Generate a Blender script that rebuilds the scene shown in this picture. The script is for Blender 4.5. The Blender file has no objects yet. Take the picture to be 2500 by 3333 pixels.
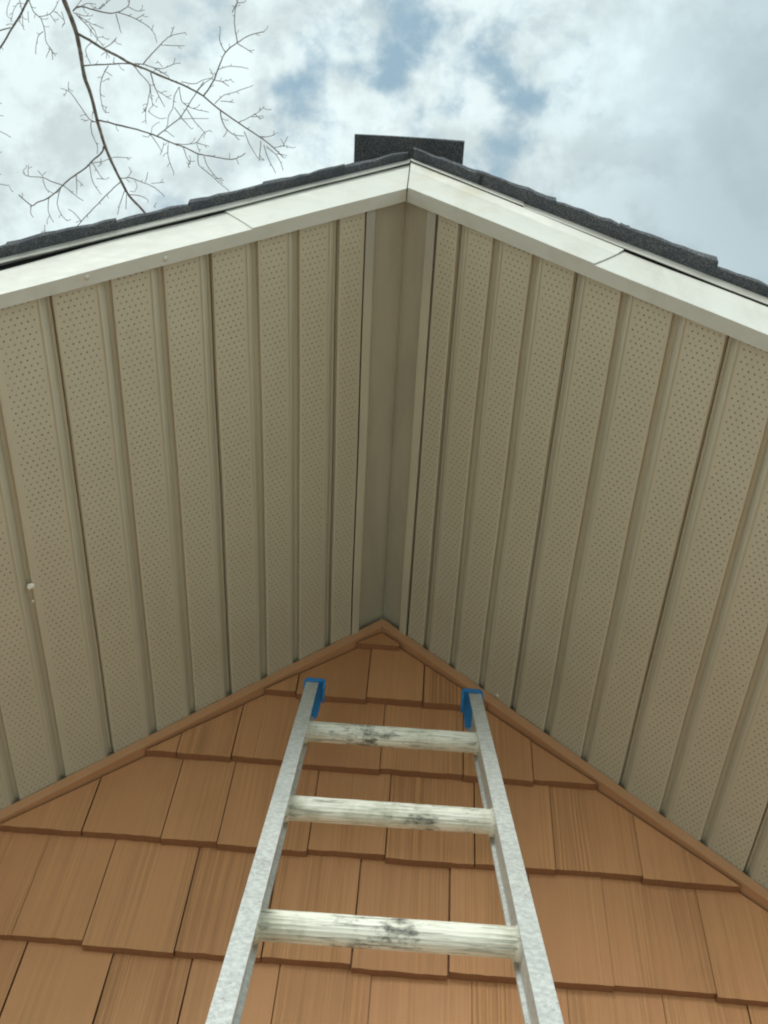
import bpy, bmesh, math, random
from mathutils import Vector, Matrix, noise
random.seed(7)
# ------------------------------------------------------------------ camera
scene = bpy.context.scene
R0 = Vector((0.9971432504066106, -0.042570773262647604, 0.062394450333019574))
U0 = Vector((-0.07116817453195157, -0.8062671692469002, 0.587254921416909))
F0 = Vector((-0.02530670073970683, 0.5900177802900609, 0.8069935500605072))
CAM = Vector((0.0433, -1.454, -1.6473))
# right, up, forward of the camera (up points back over the head: the camera looks steeply upward)
FPX = 3825.3
cam_d = bpy.data.cameras.new('camera'); cam = bpy.data.objects.new('camera', cam_d)
scene.collection.objects.link(cam); scene.camera = cam
cam_d.sensor_fit = 'VERTICAL'; cam_d.sensor_height = 24.0; cam_d.lens = 24.0 * FPX / 3333.0
cam_d.clip_start = 0.02; cam_d.clip_end = 3000
m = Matrix((R0, U0, -F0)).transposed().to_4x4(); m.translation = CAM
cam.matrix_world = m
scene.render.resolution_x = 768; scene.render.resolution_y = 1024

# ------------------------------------------------------------------ light and exposure
scene.view_settings.view_transform = 'Standard'; scene.view_settings.look = 'None'
scene.view_settings.gamma = 1.0; scene.view_settings.use_curve_mapping = False
scene.view_settings.exposure = 0.85
scene.cycles.pixel_filter_type = 'BLACKMAN_HARRIS'; scene.cycles.filter_width = 2.1
SUN_EL, SUN_AZ = math.radians(36), math.radians(200)     # azimuth clockwise from +Y
sd = bpy.data.lights.new('sun', 'SUN'); sd.energy = 1.15; sd.angle = math.radians(35); sd.color = (1.0, 0.965, 0.90)
so = bpy.data.objects.new('sun', sd); scene.collection.objects.link(so)
sdir = Vector((math.sin(SUN_AZ) * math.cos(SUN_EL), math.cos(SUN_AZ) * math.cos(SUN_EL), math.sin(SUN_EL)))
so.rotation_euler = sdir.to_track_quat('Z', 'Y').to_euler()

class NT:
    """small helper to write node trees"""
    def __init__(s, tree): s.t = tree; s.n = tree.nodes; s.l = tree.links
    def new(s, typ, **kw):
        n = s.n.new(typ)
        for k, v in kw.items():
            if k.startswith('i_'):
                key = k[2:]; key = int(key) if key.isdigit() else key.replace('_', ' ')
                s.put(n.inputs[key], v)
            else: setattr(n, k, v)
        return n
    def put(s, sock, v):
        if isinstance(v, bpy.types.NodeSocket): s.l.new(v, sock)
        else: sock.default_value = v
    def math(s, op, a, b=0.0, c=0.0, clamp=False):
        n = s.n.new('ShaderNodeMath'); n.operation = op; n.use_clamp = clamp
        s.put(n.inputs[0], a); s.put(n.inputs[1], b); s.put(n.inputs[2], c); return n.outputs[0]
    def vmath(s, op, a, b=(0, 0, 0)):
        n = s.n.new('ShaderNodeVectorMath'); n.operation = op; s.put(n.inputs[0], a); s.put(n.inputs[1], b)
        return n.outputs['Value'] if op in ('DOT_PRODUCT', 'LENGTH', 'DISTANCE') else n.outputs[0]
    def noise(s, vec, scale, detail=4, rough=0.55, dist=0.0, dim='3D', w=None):
        n = s.n.new('ShaderNodeTexNoise'); n.noise_dimensions = dim
        s.put(n.inputs['Vector'], vec); n.inputs['Scale'].default_value = scale
        n.inputs['Detail'].default_value = detail; n.inputs['Roughness'].default_value = rough
        n.inputs['Distortion'].default_value = dist
        if w is not None: s.put(n.inputs['W'], w)
        return n.outputs[0]
    def ramp(s, fac, lo, hi, a=0.0, b=1.0, smooth=True):
        n = s.n.new('ShaderNodeMapRange'); n.interpolation_type = 'SMOOTHSTEP' if smooth else 'LINEAR'
        s.put(n.inputs['Value'], fac)
        for k, v in (('From Min', lo), ('From Max', hi), ('To Min', a), ('To Max', b)): n.inputs[k].default_value = v
        return n.outputs[0]
    def mix(s, fac, a, b, blend='MIX'):
        n = s.n.new('ShaderNodeMix'); n.data_type = 'RGBA'; n.blend_type = blend
        s.put(n.inputs[0], fac)
        for sock, v in ((n.inputs[6], a), (n.inputs[7], b)):
            if isinstance(v, tuple) and len(v) == 3: v = (*v, 1)
            s.put(sock, v)
        return n.outputs[2]
    def scale(s, vec, sc):
        n = s.n.new('ShaderNodeMapping'); s.put(n.inputs['Vector'], vec); n.inputs['Scale'].default_value = sc
        return n.outputs[0]

world = bpy.data.worlds.new('World'); scene.world = world; world.use_nodes = True
W = NT(world.node_tree); W.n.clear()
sky = W.new('ShaderNodeTexSky', sky_type='NISHITA', sun_disc=False)
sky.sun_elevation = SUN_EL; sky.sun_rotation = SUN_AZ; sky.air_density = 1.2; sky.dust_density = 1.0
tc = W.new('ShaderNodeTexCoord'); gen = tc.outputs['Generated']
sep = W.new('ShaderNodeSeparateXYZ', i_0=gen)
def px_dir(px, py):
    v = R0 * (px - 1250) / FPX - U0 * (py - 1666.5) / FPX + F0
    return v.normalized()
def blob(px, py, r0, r1):          # a patch of the cloud layer round a fixed compass direction
    d = px_dir(px, py)
    dd = W.vmath('DISTANCE', gen, tuple(d))
    return W.ramp(dd, r0, r1, 1.0, 0.0)
n1 = W.noise(gen, 7.5, 6, 0.55, 0.0)
n2 = W.noise(gen, 3.0, 3, 0.5, 0.0)
n3 = W.noise(W.vmath('ADD', gen, (3.1, 1.7, 0.4)), 21.0, 7, 0.58, 0.15)
spots = None
for (bx, by, r_, a_) in ((993, 304, .055, .85), (1250, 225, .060, 1.0), (1340, 170, .04, .6), (1470, 330, .05, .9), (1560, 380, .04, .7), (1730, 320, .045, .75),
                         (1904, 423, .05, .55), (1242, 10, .05, .55), (930, 470, .07, .6), (1720, 590, .06, .5), (560, 660, .09, .45), (1640, 130, .05, .3), (2080, 40, .05, .2)):
    b_ = W.math('MULTIPLY', blob(bx, by, 0.0, r_), a_)
    spots = b_ if spots is None else W.math('MAXIMUM', spots, b_)
holes = W.math('MAXIMUM', spots, W.math('MULTIPLY', blob(1400, 330, 0.02, 0.26), 0.66))
thin = W.math('ADD', W.math('MULTIPLY', n1, 0.36), W.math('MULTIPLY', n3, 0.64))
thin = W.math('MULTIPLY_ADD', W.math('SUBTRACT', thin, 0.5), 1.5, 0.5)
cover_lo = W.math('MULTIPLY_ADD', holes, 0.48, 0.03)
cov = W.math('DIVIDE', W.math('SUBTRACT', thin, cover_lo), 0.30, clamp=True)
cov = W.ramp(cov, 0.0, 1.0)
cov = W.math('MAXIMUM', cov, W.ramp(sep.outputs[2], 0.15, 0.35, 1.0, 0.0))
# cloud brightness: bright wisps, grey thick bank to the right
bank = W.math('MULTIPLY', blob(2800, 560, 0.06, 0.33), 0.85)
glow = W.math('MULTIPLY', blob(2060, 250, 0.0, 0.10), 1.0)
br = W.ramp(W.noise(gen, 15.0, 5, 0.6, 0.1), 0.38, 0.62, 0.415, 0.56)
br = W.math('MULTIPLY', br, W.ramp(n2, 0.3, 0.7, 0.93, 1.05))
br = W.math('MULTIPLY_ADD', bank, W.math('SUBTRACT', 0.300, br), br)
br = W.math('MULTIPLY_ADD', glow, 0.10, br)
low = W.ramp(sep.outputs[2], 0.0, 0.80, 2.1, 1.0)      # brighter cloud low down all round
br = W.math('MULTIPLY', br, low)
ccol = W.mix(bank, (0.865, 1.0, 1.01), (0.79, 1.0, 1.08))
cvec = W.new('ShaderNodeVectorMath', operation='SCALE'); W.put(cvec.inputs[0], ccol); W.put(cvec.inputs['Scale'], br)
bg_sky = W.new('ShaderNodeBackground', i_Strength=0.075)
W.put(bg_sky.inputs['Color'], sky.outputs[0])
bg_thin = W.new('ShaderNodeBackground', i_Strength=1.0); bg_thin.inputs['Color'].default_value = (0.12, 0.17, 0.16, 1)
addb = W.new('ShaderNodeAddShader'); W.l.new(bg_sky.outputs[0], addb.inputs[0]); W.l.new(bg_thin.outputs[0], addb.inputs[1])
bg_cl = W.new('ShaderNodeBackground', i_Strength=1.0); W.put(bg_cl.inputs['Color'], cvec.outputs[0])
mx = W.new('ShaderNodeMixShader'); W.put(mx.inputs[0], cov)
W.l.new(addb.outputs[0], mx.inputs[1]); W.l.new(bg_cl.outputs[0], mx.inputs[2])
wo = W.new('ShaderNodeOutputWorld'); W.l.new(mx.outputs[0], wo.inputs[0])

# ------------------------------------------------------------------ materials
def mat(name, rough=0.6, metallic=0.0, spec=0.5):
    mm = bpy.data.materials.new(name); mm.use_nodes = True
    k = NT(mm.node_tree); b = k.n['Principled BSDF']
    b.inputs['Roughness'].default_value = rough; b.inputs['Metallic'].default_value = metallic
    b.inputs['Specular IOR Level'].default_value = spec
    co = k.new('ShaderNodeTexCoord').outputs['Object']
    return mm, k, b, co
def bump(k, b, h, dist, strength=1.0):
    bp = k.new('ShaderNodeBump'); bp.inputs['Distance'].default_value = dist; bp.inputs['Strength'].default_value = strength
    k.put(bp.inputs['Height'], h); k.l.new(bp.outputs[0], b.inputs['Normal'])

# tan vinyl of the vented soffit: staggered punched holes laid out in the panel's own UV
SOFFIT, k, b, co = mat('tan_vented_soffit', 0.42, 0, 0.4)
uv = k.new('ShaderNodeUVMap', uv_map='band').outputs[0]
s2 = k.new('ShaderNodeSeparateXYZ', i_0=uv)
u, v = s2.outputs[0], s2.outputs[1]
PU, PV = 0.0083, 0.0084
row = k.math('FLOOR', k.math('DIVIDE', v, PV))
odd = k.math('MODULO', k.math('ABSOLUTE', row), 2.0)
fu = k.math('FRACT', k.math('ADD', k.math('DIVIDE', u, PU), k.math('MULTIPLY', odd, 0.5)))
fv = k.math('FRACT', k.math('DIVIDE', v, PV))
du = k.math('MULTIPLY', k.math('SUBTRACT', fu, 0.5), PU); dv = k.math('MULTIPLY', k.math('SUBTRACT', fv, 0.5), PV)
dist = k.math('SQRT', k.math('ADD', k.math('MULTIPLY', du, du), k.math('MULTIPLY', dv, dv)))
hole = k.ramp(dist, 0.0010, 0.00155, 1.0, 0.0)
inside = k.math('MULTIPLY', k.math('GREATER_THAN', u, 0.0055), k.math('LESS_THAN', u, 0.0050 + 6.0 * PU))
hole = k.math('MULTIPLY', hole, inside)
clog = k.ramp(k.noise(co, 260, 1), 0.40, 0.62, 0.60, 1.0)
hole = k.math('MULTIPLY', hole, clog)
base = k.mix(k.noise(co, 6, 4), (0.485, 0.455, 0.350), (0.555, 0.522, 0.410))
base = k.mix(k.ramp(k.noise(k.scale(co, (40, 3, 40)), 2.0, 4), 0.5, 0.8, 0, 0.30), base, (0.46, 0.42, 0.33))
col = k.mix(hole, base, (0.19, 0.17, 0.135))
k.put(b.inputs['Base Color'], col)
bump(k, b, k.math('MULTIPLY_ADD', hole, -1.0, k.math('MULTIPLY', k.noise(co, 14, 2), 2.5)), 0.0012, 0.6)

TRIMTAN, k, b, co = mat('tan_ridge_trim', 0.45, 0, 0.4)
stain = k.ramp(k.noise(k.scale(co, (6, 2.2, 6)), 2.0, 5, 0.6), 0.35, 0.65)
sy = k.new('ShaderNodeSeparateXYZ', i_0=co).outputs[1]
end_grey = k.math('MULTIPLY', k.ramp(sy, -0.84, -0.62, 0.75, 0.0), k.ramp(k.noise(co, 9, 4), 0.3, 0.6, 0.4, 1.0))  # greyer towards the fascia end, broken up by noise
c1 = k.mix(stain, (0.57, 0.535, 0.42), (0.51, 0.48, 0.38))
k.put(b.inputs['Base Color'], k.mix(end_grey, c1, (0.33, 0.34, 0.325)))
RIDGEPANEL, k, b, co = mat('shaded_ridge_panel', 0.5, 0, 0.4)  # shade of the ridge recess is put into this darker panel colour
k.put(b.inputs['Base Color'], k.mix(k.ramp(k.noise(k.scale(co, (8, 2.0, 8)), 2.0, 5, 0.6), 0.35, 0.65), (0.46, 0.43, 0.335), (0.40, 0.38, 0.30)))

FASCIA, k, b, co = mat('white_coil_fascia', 0.34, 0.0, 0.5)
streak = k.ramp(k.noise(k.scale(co, (9, 9, 3)), 3.0, 5, 0.6), 0.48, 0.8)
sx = k.new('ShaderNodeSeparateXYZ', i_0=co)
near = k.math('MULTIPLY', k.ramp(k.math('ABSOLUTE', k.math('SUBTRACT', sx.outputs[0], 0.06)), 0.03, 0.11, 1, 0),
              k.ramp(k.noise(co, 22, 5), 0.42, 0.7))
c1 = k.mix(k.math('MULTIPLY', streak, 0.5), (0.56, 0.565, 0.515), (0.44, 0.435, 0.37))
k.put(b.inputs['Base Color'], k.mix(k.math('MULTIPLY', near, 0.55), c1, (0.48, 0.45, 0.33)))
bump(k, b, k.noise(k.scale(co, (1, 1, 1)), 9, 3), 0.010, 0.55)

DRIP, k, b, co = mat('drip_edge_metal', 0.4, 0.0, 0.5)
k.put(b.inputs['Base Color'], k.mix(k.ramp(k.noise(co, 20, 5), 0.4, 0.75), (0.43, 0.43, 0.39), (0.32, 0.315, 0.28)))

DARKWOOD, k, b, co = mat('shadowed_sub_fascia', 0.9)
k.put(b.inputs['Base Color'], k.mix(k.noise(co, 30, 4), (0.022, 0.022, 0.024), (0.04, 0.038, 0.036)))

ASPHALT, k, b, co = mat('slate_grey_asphalt_shingle', 0.95, 0, 0.2)
g1 = k.noise(co, 420, 2, 0.7); g2 = k.noise(co, 28, 4, 0.6)
c1 = k.mix(k.ramp(g1, 0.35, 0.72), (0.055, 0.060, 0.068), (0.19, 0.195, 0.20))
k.put(b.inputs['Base Color'], k.mix(k.ramp(g2, 0.3, 0.75, 0.0, 0.6), c1, (0.05, 0.056, 0.07)))
bump(k, b, g1, 0.002, 0.9)

# cedar-look siding: grain runs up each shingle, every shingle with its own tone and seed
SIDING, k, b, co = mat('cedar_stained_siding', 0.55, 0, 0.35)
at = k.new('ShaderNodeAttribute', attribute_name='seed').outputs['Color']
sp = k.new('ShaderNodeSeparateXYZ', i_0=at); seed, tone, rgh = sp.outputs[0], sp.outputs[1], sp.outputs[2]
off = k.new('ShaderNodeCombineXYZ'); k.put(off.inputs[0], k.math('MULTIPLY', seed, 37.0)); k.put(off.inputs[2], k.math('MULTIPLY', seed, 11.0))
cs = k.vmath('ADD', co, off.outputs[0])
wob = k.noise(k.scale(cs, (9, 1, 5)), 1.0, 3)
wv = k.new('ShaderNodeCombineXYZ'); k.put(wv.inputs[0], k.math('MULTIPLY', wob, 0.006)); cs = k.vmath('ADD', cs, wv.outputs[0])
gA = k.noise(k.scale(cs, (270, 1, 1.3)), 1.0, 3, 0.6)
gB = k.noise(k.scale(cs, (520, 1, 3.0)), 1.0, 3, 0.65)
gC = k.noise(k.scale(cs, (26, 1, 1.6)), 1.0, 3, 0.5)
zone = k.math('MULTIPLY', k.ramp(gC, 0.42, 0.62, 0.25, 1.0), k.math('MULTIPLY_ADD', rgh, 0.9, 0.35))
grain = k.math('ADD', k.math('MULTIPLY', gA, 0.6), k.math('MULTIPLY', gB, 0.4))
gl = k.ramp(grain, 0.43, 0.57)
base = k.mix(tone, (0.52, 0.258, 0.120), (0.60, 0.304, 0.142))
base = k.mix(k.math('MULTIPLY', k.ramp(gC, 0.3, 0.7), 0.5), base, (0.55, 0.292, 0.136))
hi = k.mix(1.0, base, (1.30, 1.27, 1.20), 'MULTIPLY'); lo = k.mix(1.0, base, (0.60, 0.58, 0.55), 'MULTIPLY')
gr = k.mix(gl, lo, hi)
gz = k.math('MULTIPLY', zone, 0.50)
col = k.mix(gz, base, gr)
wx = k.ramp(k.noise(k.scale(co, (7, 1, 4)), 1.0, 5, 0.6), 0.42, 0.72, 0.0, 0.42)
col = k.mix(wx, col, k.mix(1.0, col, (0.74, 0.72, 0.72), 'MULTIPLY'))
k.put(b.inputs['Base Color'], col)
bump(k, b, k.math('MULTIPLY', grain, zone), 0.0035, 1.0)

BUTT, k, b, co = mat('darker_shingle_edge', 0.7, 0, 0.3)  # edge faces of each shingle, darker than its front
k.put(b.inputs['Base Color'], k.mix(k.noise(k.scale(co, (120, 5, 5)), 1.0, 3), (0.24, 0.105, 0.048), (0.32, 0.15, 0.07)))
RAKETRIM, k, b, co = mat('orange_brown_trim', 0.4, 0, 0.5)
k.put(b.inputs['Base Color'], k.mix(k.noise(co, 12, 3), (0.50, 0.262, 0.135), (0.56, 0.30, 0.155)))

ALU, k, b, co = mat('weathered_aluminium', 0.5, 0.35, 0.5)
a1 = k.noise(co, 150, 6, 0.7); a2 = k.noise(co, 9, 4); a3 = k.noise(co, 330, 4, 0.75)
c1 = k.mix(k.ramp(a1, 0.32, 0.68), (0.46, 0.49, 0.475), (0.68, 0.71, 0.685))
c1 = k.mix(k.ramp(a2, 0.45, 0.75, 0, 0.35), c1, (0.46, 0.50, 0.50))
spk = k.math('MULTIPLY', k.ramp(a3, 0.54, 0.64), k.ramp(k.noise(co, 26, 4), 0.44, 0.64))
c1 = k.mix(k.math('MULTIPLY', spk, 0.6), c1, (0.13, 0.13, 0.12))
k.put(b.inputs['Base Color'], c1)
bump(k, b, a3, 0.0006, 0.5)

# chalky rungs: streaks run along the rung (local X); each has dirt where boots land
RUNG, k, b, co = mat('chalky_ribbed_rung', 0.6, 0.0, 0.4)
oi = k.new('ShaderNodeObjectInfo').outputs['Random']
ov = k.new('ShaderNodeCombineXYZ'); k.put(ov.inputs[0], k.math('MULTIPLY', oi, 31.0)); k.put(ov.inputs[1], k.math('MULTIPLY', oi, 17.0))
cr = k.vmath('ADD', co, ov.outputs[0])
r1 = k.noise(k.scale(cr, (16, 260, 260)), 1.0, 5, 0.68, 0.4); r2 = k.noise(k.scale(cr, (45, 110, 110)), 1.0, 6, 0.72, 0.5); r3 = k.noise(cr, 22, 4, 0.6)
dx = k.math('ABSOLUTE', k.math('SUBTRACT', k.new('ShaderNodeSeparateXYZ', i_0=co).outputs[0], k.math('MULTIPLY_ADD', k.math('FRACT', k.math('MULTIPLY', oi, 13.7)), 0.14, -0.07)))
mid = k.ramp(dx, 0.01, 0.10, 1.0, 0.0)
c1 = k.mix(k.ramp(r3, 0.4, 0.7), (0.76, 0.76, 0.66), (0.54, 0.54, 0.43))
c1 = k.mix(k.ramp(r1, 0.50, 0.66, 0, 0.85), c1, (0.22, 0.22, 0.17))
dirt = k.ramp(k.math('MULTIPLY_ADD', mid, k.math('MULTIPLY_ADD', k.math('FRACT', k.math('MULTIPLY', oi, 5.3)), 0.10, 0.065), k.math('ADD', k.math('MULTIPLY', r2, 0.55), k.math('MULTIPLY', r3, 0.45))), 0.565, 0.70)
c1 = k.mix(k.math('MULTIPLY', dirt, k.ramp(k.noise(cr, 130, 4, 0.7), 0.35, 0.62, 0.25, 0.92)), c1, (0.05, 0.055, 0.05))
k.put(b.inputs['Base Color'], c1)
bump(k, b, r1, 0.0012, 0.6)

BLUE, k, b, co = mat('blue_plastic', 0.42, 0, 0.5)
k.put(b.inputs['Base Color'], k.mix(k.noise(co, 60, 3), (0.0, 0.16, 0.44), (0.01, 0.24, 0.58)))
RUBBER, k, b, co = mat('black_rubber', 0.8)
b.inputs['Base Color'].default_value = (0.03, 0.03, 0.03, 1)
BARK, k, b, co = mat('grey_brown_bark', 0.85)
k.put(b.inputs['Base Color'], k.mix(k.ramp(k.noise(co, 30, 4), 0.35, 0.7), (0.09, 0.065, 0.05), (0.20, 0.155, 0.125)))
WHITEBIT, k, b, co = mat('white_scrap', 0.8)
k.put(b.inputs['Base Color'], k.mix(k.noise(co, 300, 2), (0.75, 0.72, 0.62), (0.9, 0.88, 0.8)))
SCREW, k, b, co = mat('painted_screw', 0.35, 0.3)
b.inputs['Base Color'].default_value = (0.62, 0.60, 0.52, 1)
PAVE, k, b, co = mat('pale_driveway_gravel', 0.9)
k.put(b.inputs['Base Color'], k.mix(k.ramp(k.noise(co, 14, 6, 0.7), 0.3, 0.7), (0.37, 0.38, 0.34), (0.54, 0.55, 0.50)))
bump(k, b, k.noise(co, 30, 5), 0.02, 0.8)
PLAINWALL, k, b, co = mat('plain_side_wall', 0.7)
k.put(b.inputs['Base Color'], k.mix(k.noise(co, 5, 4), (0.38, 0.18, 0.08), (0.45, 0.22, 0.10)))

# ------------------------------------------------------------------ mesh helpers
COL = scene.collection
def link(name, bm, material, parent=None, smooth=False, recalc=True):
    if recalc: bmesh.ops.recalc_face_normals(bm, faces=bm.faces)
    me = bpy.data.meshes.new(name); bm.to_mesh(me); bm.free()
    for mt in (material if isinstance(material, (list, tuple)) else [material]): me.materials.append(mt)
    if smooth: me.polygons.foreach_set('use_smooth', [True] * len(me.polygons))
    o = bpy.data.objects.new(name, me); COL.objects.link(o); o.parent = parent
    return o
def thing(name, label, cat, loc=(0, 0, 0), group=None):
    o = bpy.data.objects.new(name, None); COL.objects.link(o); o.location = loc
    o['label'] = label; o['category'] = cat
    if group: o['group'] = group
    return o
def prism(bm, a, bpts):
    """solid between two matching loops of points"""
    va = [bm.verts.new(p) for p in a]; vb = [bm.verts.new(p) for p in bpts]; n = len(a)
    bm.faces.new(va); bm.faces.new(vb[::-1])
    for i in range(n): bm.faces.new((va[i], vb[i], vb[(i + 1) % n], va[(i + 1) % n]))
def box(bm, lo, hi):
    x0, y0, z0 = lo; x1, y1, z1 = hi
    prism(bm, [(x0, y0, z0), (x1, y0, z0), (x1, y1, z0), (x0, y1, z0)], [(x0, y0, z1), (x1, y0, z1), (x1, y1, z1), (x0, y1, z1)])
def bevel(bm, w, seg=2, ang=0.5):
    es = [e for e in bm.edges if len(e.link_faces) == 2 and e.calc_face_angle(0) > ang]
    bmesh.ops.bevel(bm, geom=es, offset=w, segments=seg, affect='EDGES', profile=0.5)
def tube(bm, pts, rad, sides=6, cap=True):
    rings = []; n = len(pts); up = Vector((0.3, 0.2, 0.93)).normalized()
    for i, p in enumerate(pts):
        t = (pts[min(i + 1, n - 1)] - pts[max(i - 1, 0)])
        if t.length < 1e-9: t = Vector((0, 0, 1))
        t.normalize(); a = t.cross(up)
        if a.length < 1e-3: a = t.cross(Vector((1, 0, 0)))
        a.normalize(); bb = t.cross(a)
        rings.append([bm.verts.new(p + (a * math.cos(2 * math.pi * j / sides) + bb * math.sin(2 * math.pi * j / sides)) * rad[i]) for j in range(sides)])
    for i in range(n - 1):
        for j in range(sides): bm.faces.new((rings[i][j], rings[i][(j + 1) % sides], rings[i + 1][(j + 1) % sides], rings[i + 1][j]))
    if cap: bm.faces.new(rings[0][::-1]); bm.faces.new(rings[-1])

# ------------------------------------------------------------------ ground
GZ = -5.2
bm = bmesh.new(); vs = [bm.verts.new(p) for p in ((-900, -900, GZ), (900, -900, GZ), (900, 900, GZ), (-900, 900, GZ))]; bm.faces.new(vs)
g = link('ground', bm, PAVE); g['kind'] = 'structure'

# ------------------------------------------------------------------ house (origin of everything: the wall's apex under the soffit)
PL, PR = 0.9118, 0.8932                  # roof slope of the left and the right side
SL = {-1: PL, 1: PR}
YF = -0.8335                             # fascia face
HALF, DEPTH = 2.3, 6.0
house = thing('house', 'house gable seen from below, orange brown shingle siding under tan vented soffit and white fascia', 'house', (0, 0, GZ))
def hp(o): o.location.z = -GZ; return o   # parts are modelled round the apex

# wall prism behind the siding
bm = bmesh.new(); off = -0.012; W2 = 1.9
loop = [(-W2, GZ), (W2, GZ), (W2, off - PR * W2), (0, off), (-W2, off - PL * W2)]
prism(bm, [(x, 0.020, z) for x, z in loop], [(x, DEPTH - 0.6, z) for x, z in loop])
hp(link('wall', bm, PLAINWALL, house))

# siding
def clip(poly, a, b_, c):               # keep a*x+b*z<=c
    out = []
    for i in range(len(poly)):
        p, q = poly[i], poly[(i + 1) % len(poly)]
        dp, dq = a * p[0] + b_ * p[1] - c, a * q[0] + b_ * q[1] - c
        if dp <= 0: out.append(p)
        if dp * dq < 0:
            t = dp / (dp - dq); out.append((p[0] + t * (q[0] - p[0]), p[1] + t * (q[1] - p[1])))
    return out
courses = [-0.0605, -0.2005, -0.357, -0.5265, -0.713, -0.900]
while courses[-1] > GZ + 0.3: courses.append(courses[-1] - 0.186)
def wall_x(px, py):                      # where a joint seen in the photograph meets the wall plane y=0
    r = R0 * (px - 1250) / FPX - U0 * (py - 1666.5) / FPX + F0
    t = -CAM.y / r.y; return (CAM + r * t).x
joints = {1: [(963, 2260), (1192, 2265), (1377, 2268)],
          2: [(753, 2458), (940, 2480), (1237, 2501), (1507, 2511), (1738, 2532), (1945, 2548)],
          3: [(268, 2692), (524, 2722), (705, 2746), (1001, 2760), (1254, 2777), (1546, 2810), (1811, 2824), (2093, 2850)],
          4: [(268, 3062), (567, 3090), (850, 3115), (1143, 3130), (1460, 3160), (1740, 3190), (2000, 3208), (2335, 3228)],
          5: [(81, 3062), (362, 3099), (620, 3125), (909, 3146), (1210, 3162), (1539, 3182), (1850, 3215), (2163, 3235), (2440, 3260)]}
stag = {1: [0, -.004, 0, -.002], 2: [-.002, 0, -.004, 0, -.003, .001, 0], 3: [0, .001, -.002, -.005, 0, -.004, -.003, 0, -.006],
        4: [.004, -.003, -.001, .001, -.004, .000, -.001, .002, -.004], 5: []}
bm = bmesh.new(); seedl = bm.loops.layers.float_color.new('seed')
for ci, zb in enumerate(courses):
    ztop = (courses[ci - 1] if ci else 0.0) + 0.030
    js = sorted(wall_x(*p) for p in joints.get(ci, []))
    if not js: js = [0.31] if ci == 0 else [random.uniform(-0.06, 0.06)]
    x = js[0]
    while x > -W2: x -= random.choice((0.10, 0.125, 0.15, 0.16, 0.09)); js.insert(0, x)
    x = js[-1]
    while x < W2: x += random.choice((0.10, 0.125, 0.15, 0.16, 0.09)); js.append(x)
    first = sorted(wall_x(*p) for p in joints.get(ci, [(0, 0)]))[0]
    i0 = js.index(first) if first in js else 0
    for i in range(len(js) - 1):
        st = stag.get(ci, []); kk = i - i0 + 1
        dz = st[kk] if 0 <= kk < len(st) else random.choice((0, 0, .002, -.003, -.005, .004))
        gap = random.choice((0.0003, 0.0005, 0.0008, 0.0011, 0.0014))
        xa, xb = js[i] + gap, js[i + 1] - gap
        z0 = zb + dz; tilt = random.uniform(-.001, .001)
        n_ = max(3, int((xb - xa) / 0.012)); bot = []
        for j in range(n_ + 1):          # slightly ragged butt
            f = j / n_; bot.append((xa + (xb - xa) * f, z0 + tilt * (f - .5) + random.uniform(-.0007, .0007)))
        poly = bot + [(xb, ztop), (xa, ztop)]
        poly = clip(poly, PR, 1, -0.0262); poly = clip(poly, -PL, 1, -0.0262)
        poly = clip(poly, 1, 0, W2); poly = clip(poly, -1, 0, W2)
        if len(poly) < 3: continue
        butt = random.uniform(0, 0.0025); tw = random.uniform(-.0015, .0015)
        def fy(x_, z_):
            f = (z_ - z0) / (ztop - z0)
            return butt + f * 0.0165 + tw * ((x_ - xa) / (xb - xa) - .5)
        f_ = [bm.verts.new((x_, fy(x_, z_), z_)) for x_, z_ in poly]
        bk = [bm.verts.new((x_, min(0.0196, fy(x_, z_) + 0.0165), z_)) for x_, z_ in poly]
        fs = [bm.faces.new(f_), bm.faces.new(bk[::-1])]
        for j in range(len(poly)):
            try: fs.append(bm.faces.new((f_[j], bk[j], bk[(j + 1) % len(poly)], f_[(j + 1) % len(poly)])))
            except ValueError: pass
        c = (random.random(), random.random(), random.random(), 1)
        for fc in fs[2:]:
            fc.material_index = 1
        for fc in fs:
            for lp in fc.loops: lp[seedl] = c
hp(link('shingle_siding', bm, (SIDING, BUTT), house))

# trim along the rake, where siding meets soffit
for s in (-1, 1):
    bm = bmesh.new(); p = SL[s]; n_ = 60
    def q(x, off, y): return (s * x, y, off - p * x)
    for (o0, o1, y0, y1) in ((-0.0015, -0.0232, -0.0060, -0.0030), (-0.0015, -0.006, -0.0030, 0.019), (-0.0185, -0.0212, -0.0030, 0.0185)):
        xe = W2
        a = [(0, y0, o0), (0, y1, o0), (0, y1, o1), (0, y0, o1)]
        sec = []
        for i in range(n_ + 1):
            x = xe * i / n_; wv = 0.0012 * noise.noise(Vector((x * 9 * s, o0 * 50, 3.1)))
            sec.append([bm.verts.new(q(x, o0 + (0), y0 + wv)), bm.verts.new(q(x, o0, y1)), bm.verts.new(q(x, o1 + wv, y1)), bm.verts.new(q(x, o1 + wv, y0 + wv))])
        for i in range(n_):
            for j in range(4): bm.faces.new((sec[i][j], sec[i][(j + 1) % 4], sec[i + 1][(j + 1) % 4], sec[i + 1][j]))
        bm.faces.new(sec[0]); bm.faces.new(sec[-1][::-1])
    hp(link('rake_trim', bm, RAKETRIM, house))

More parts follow.
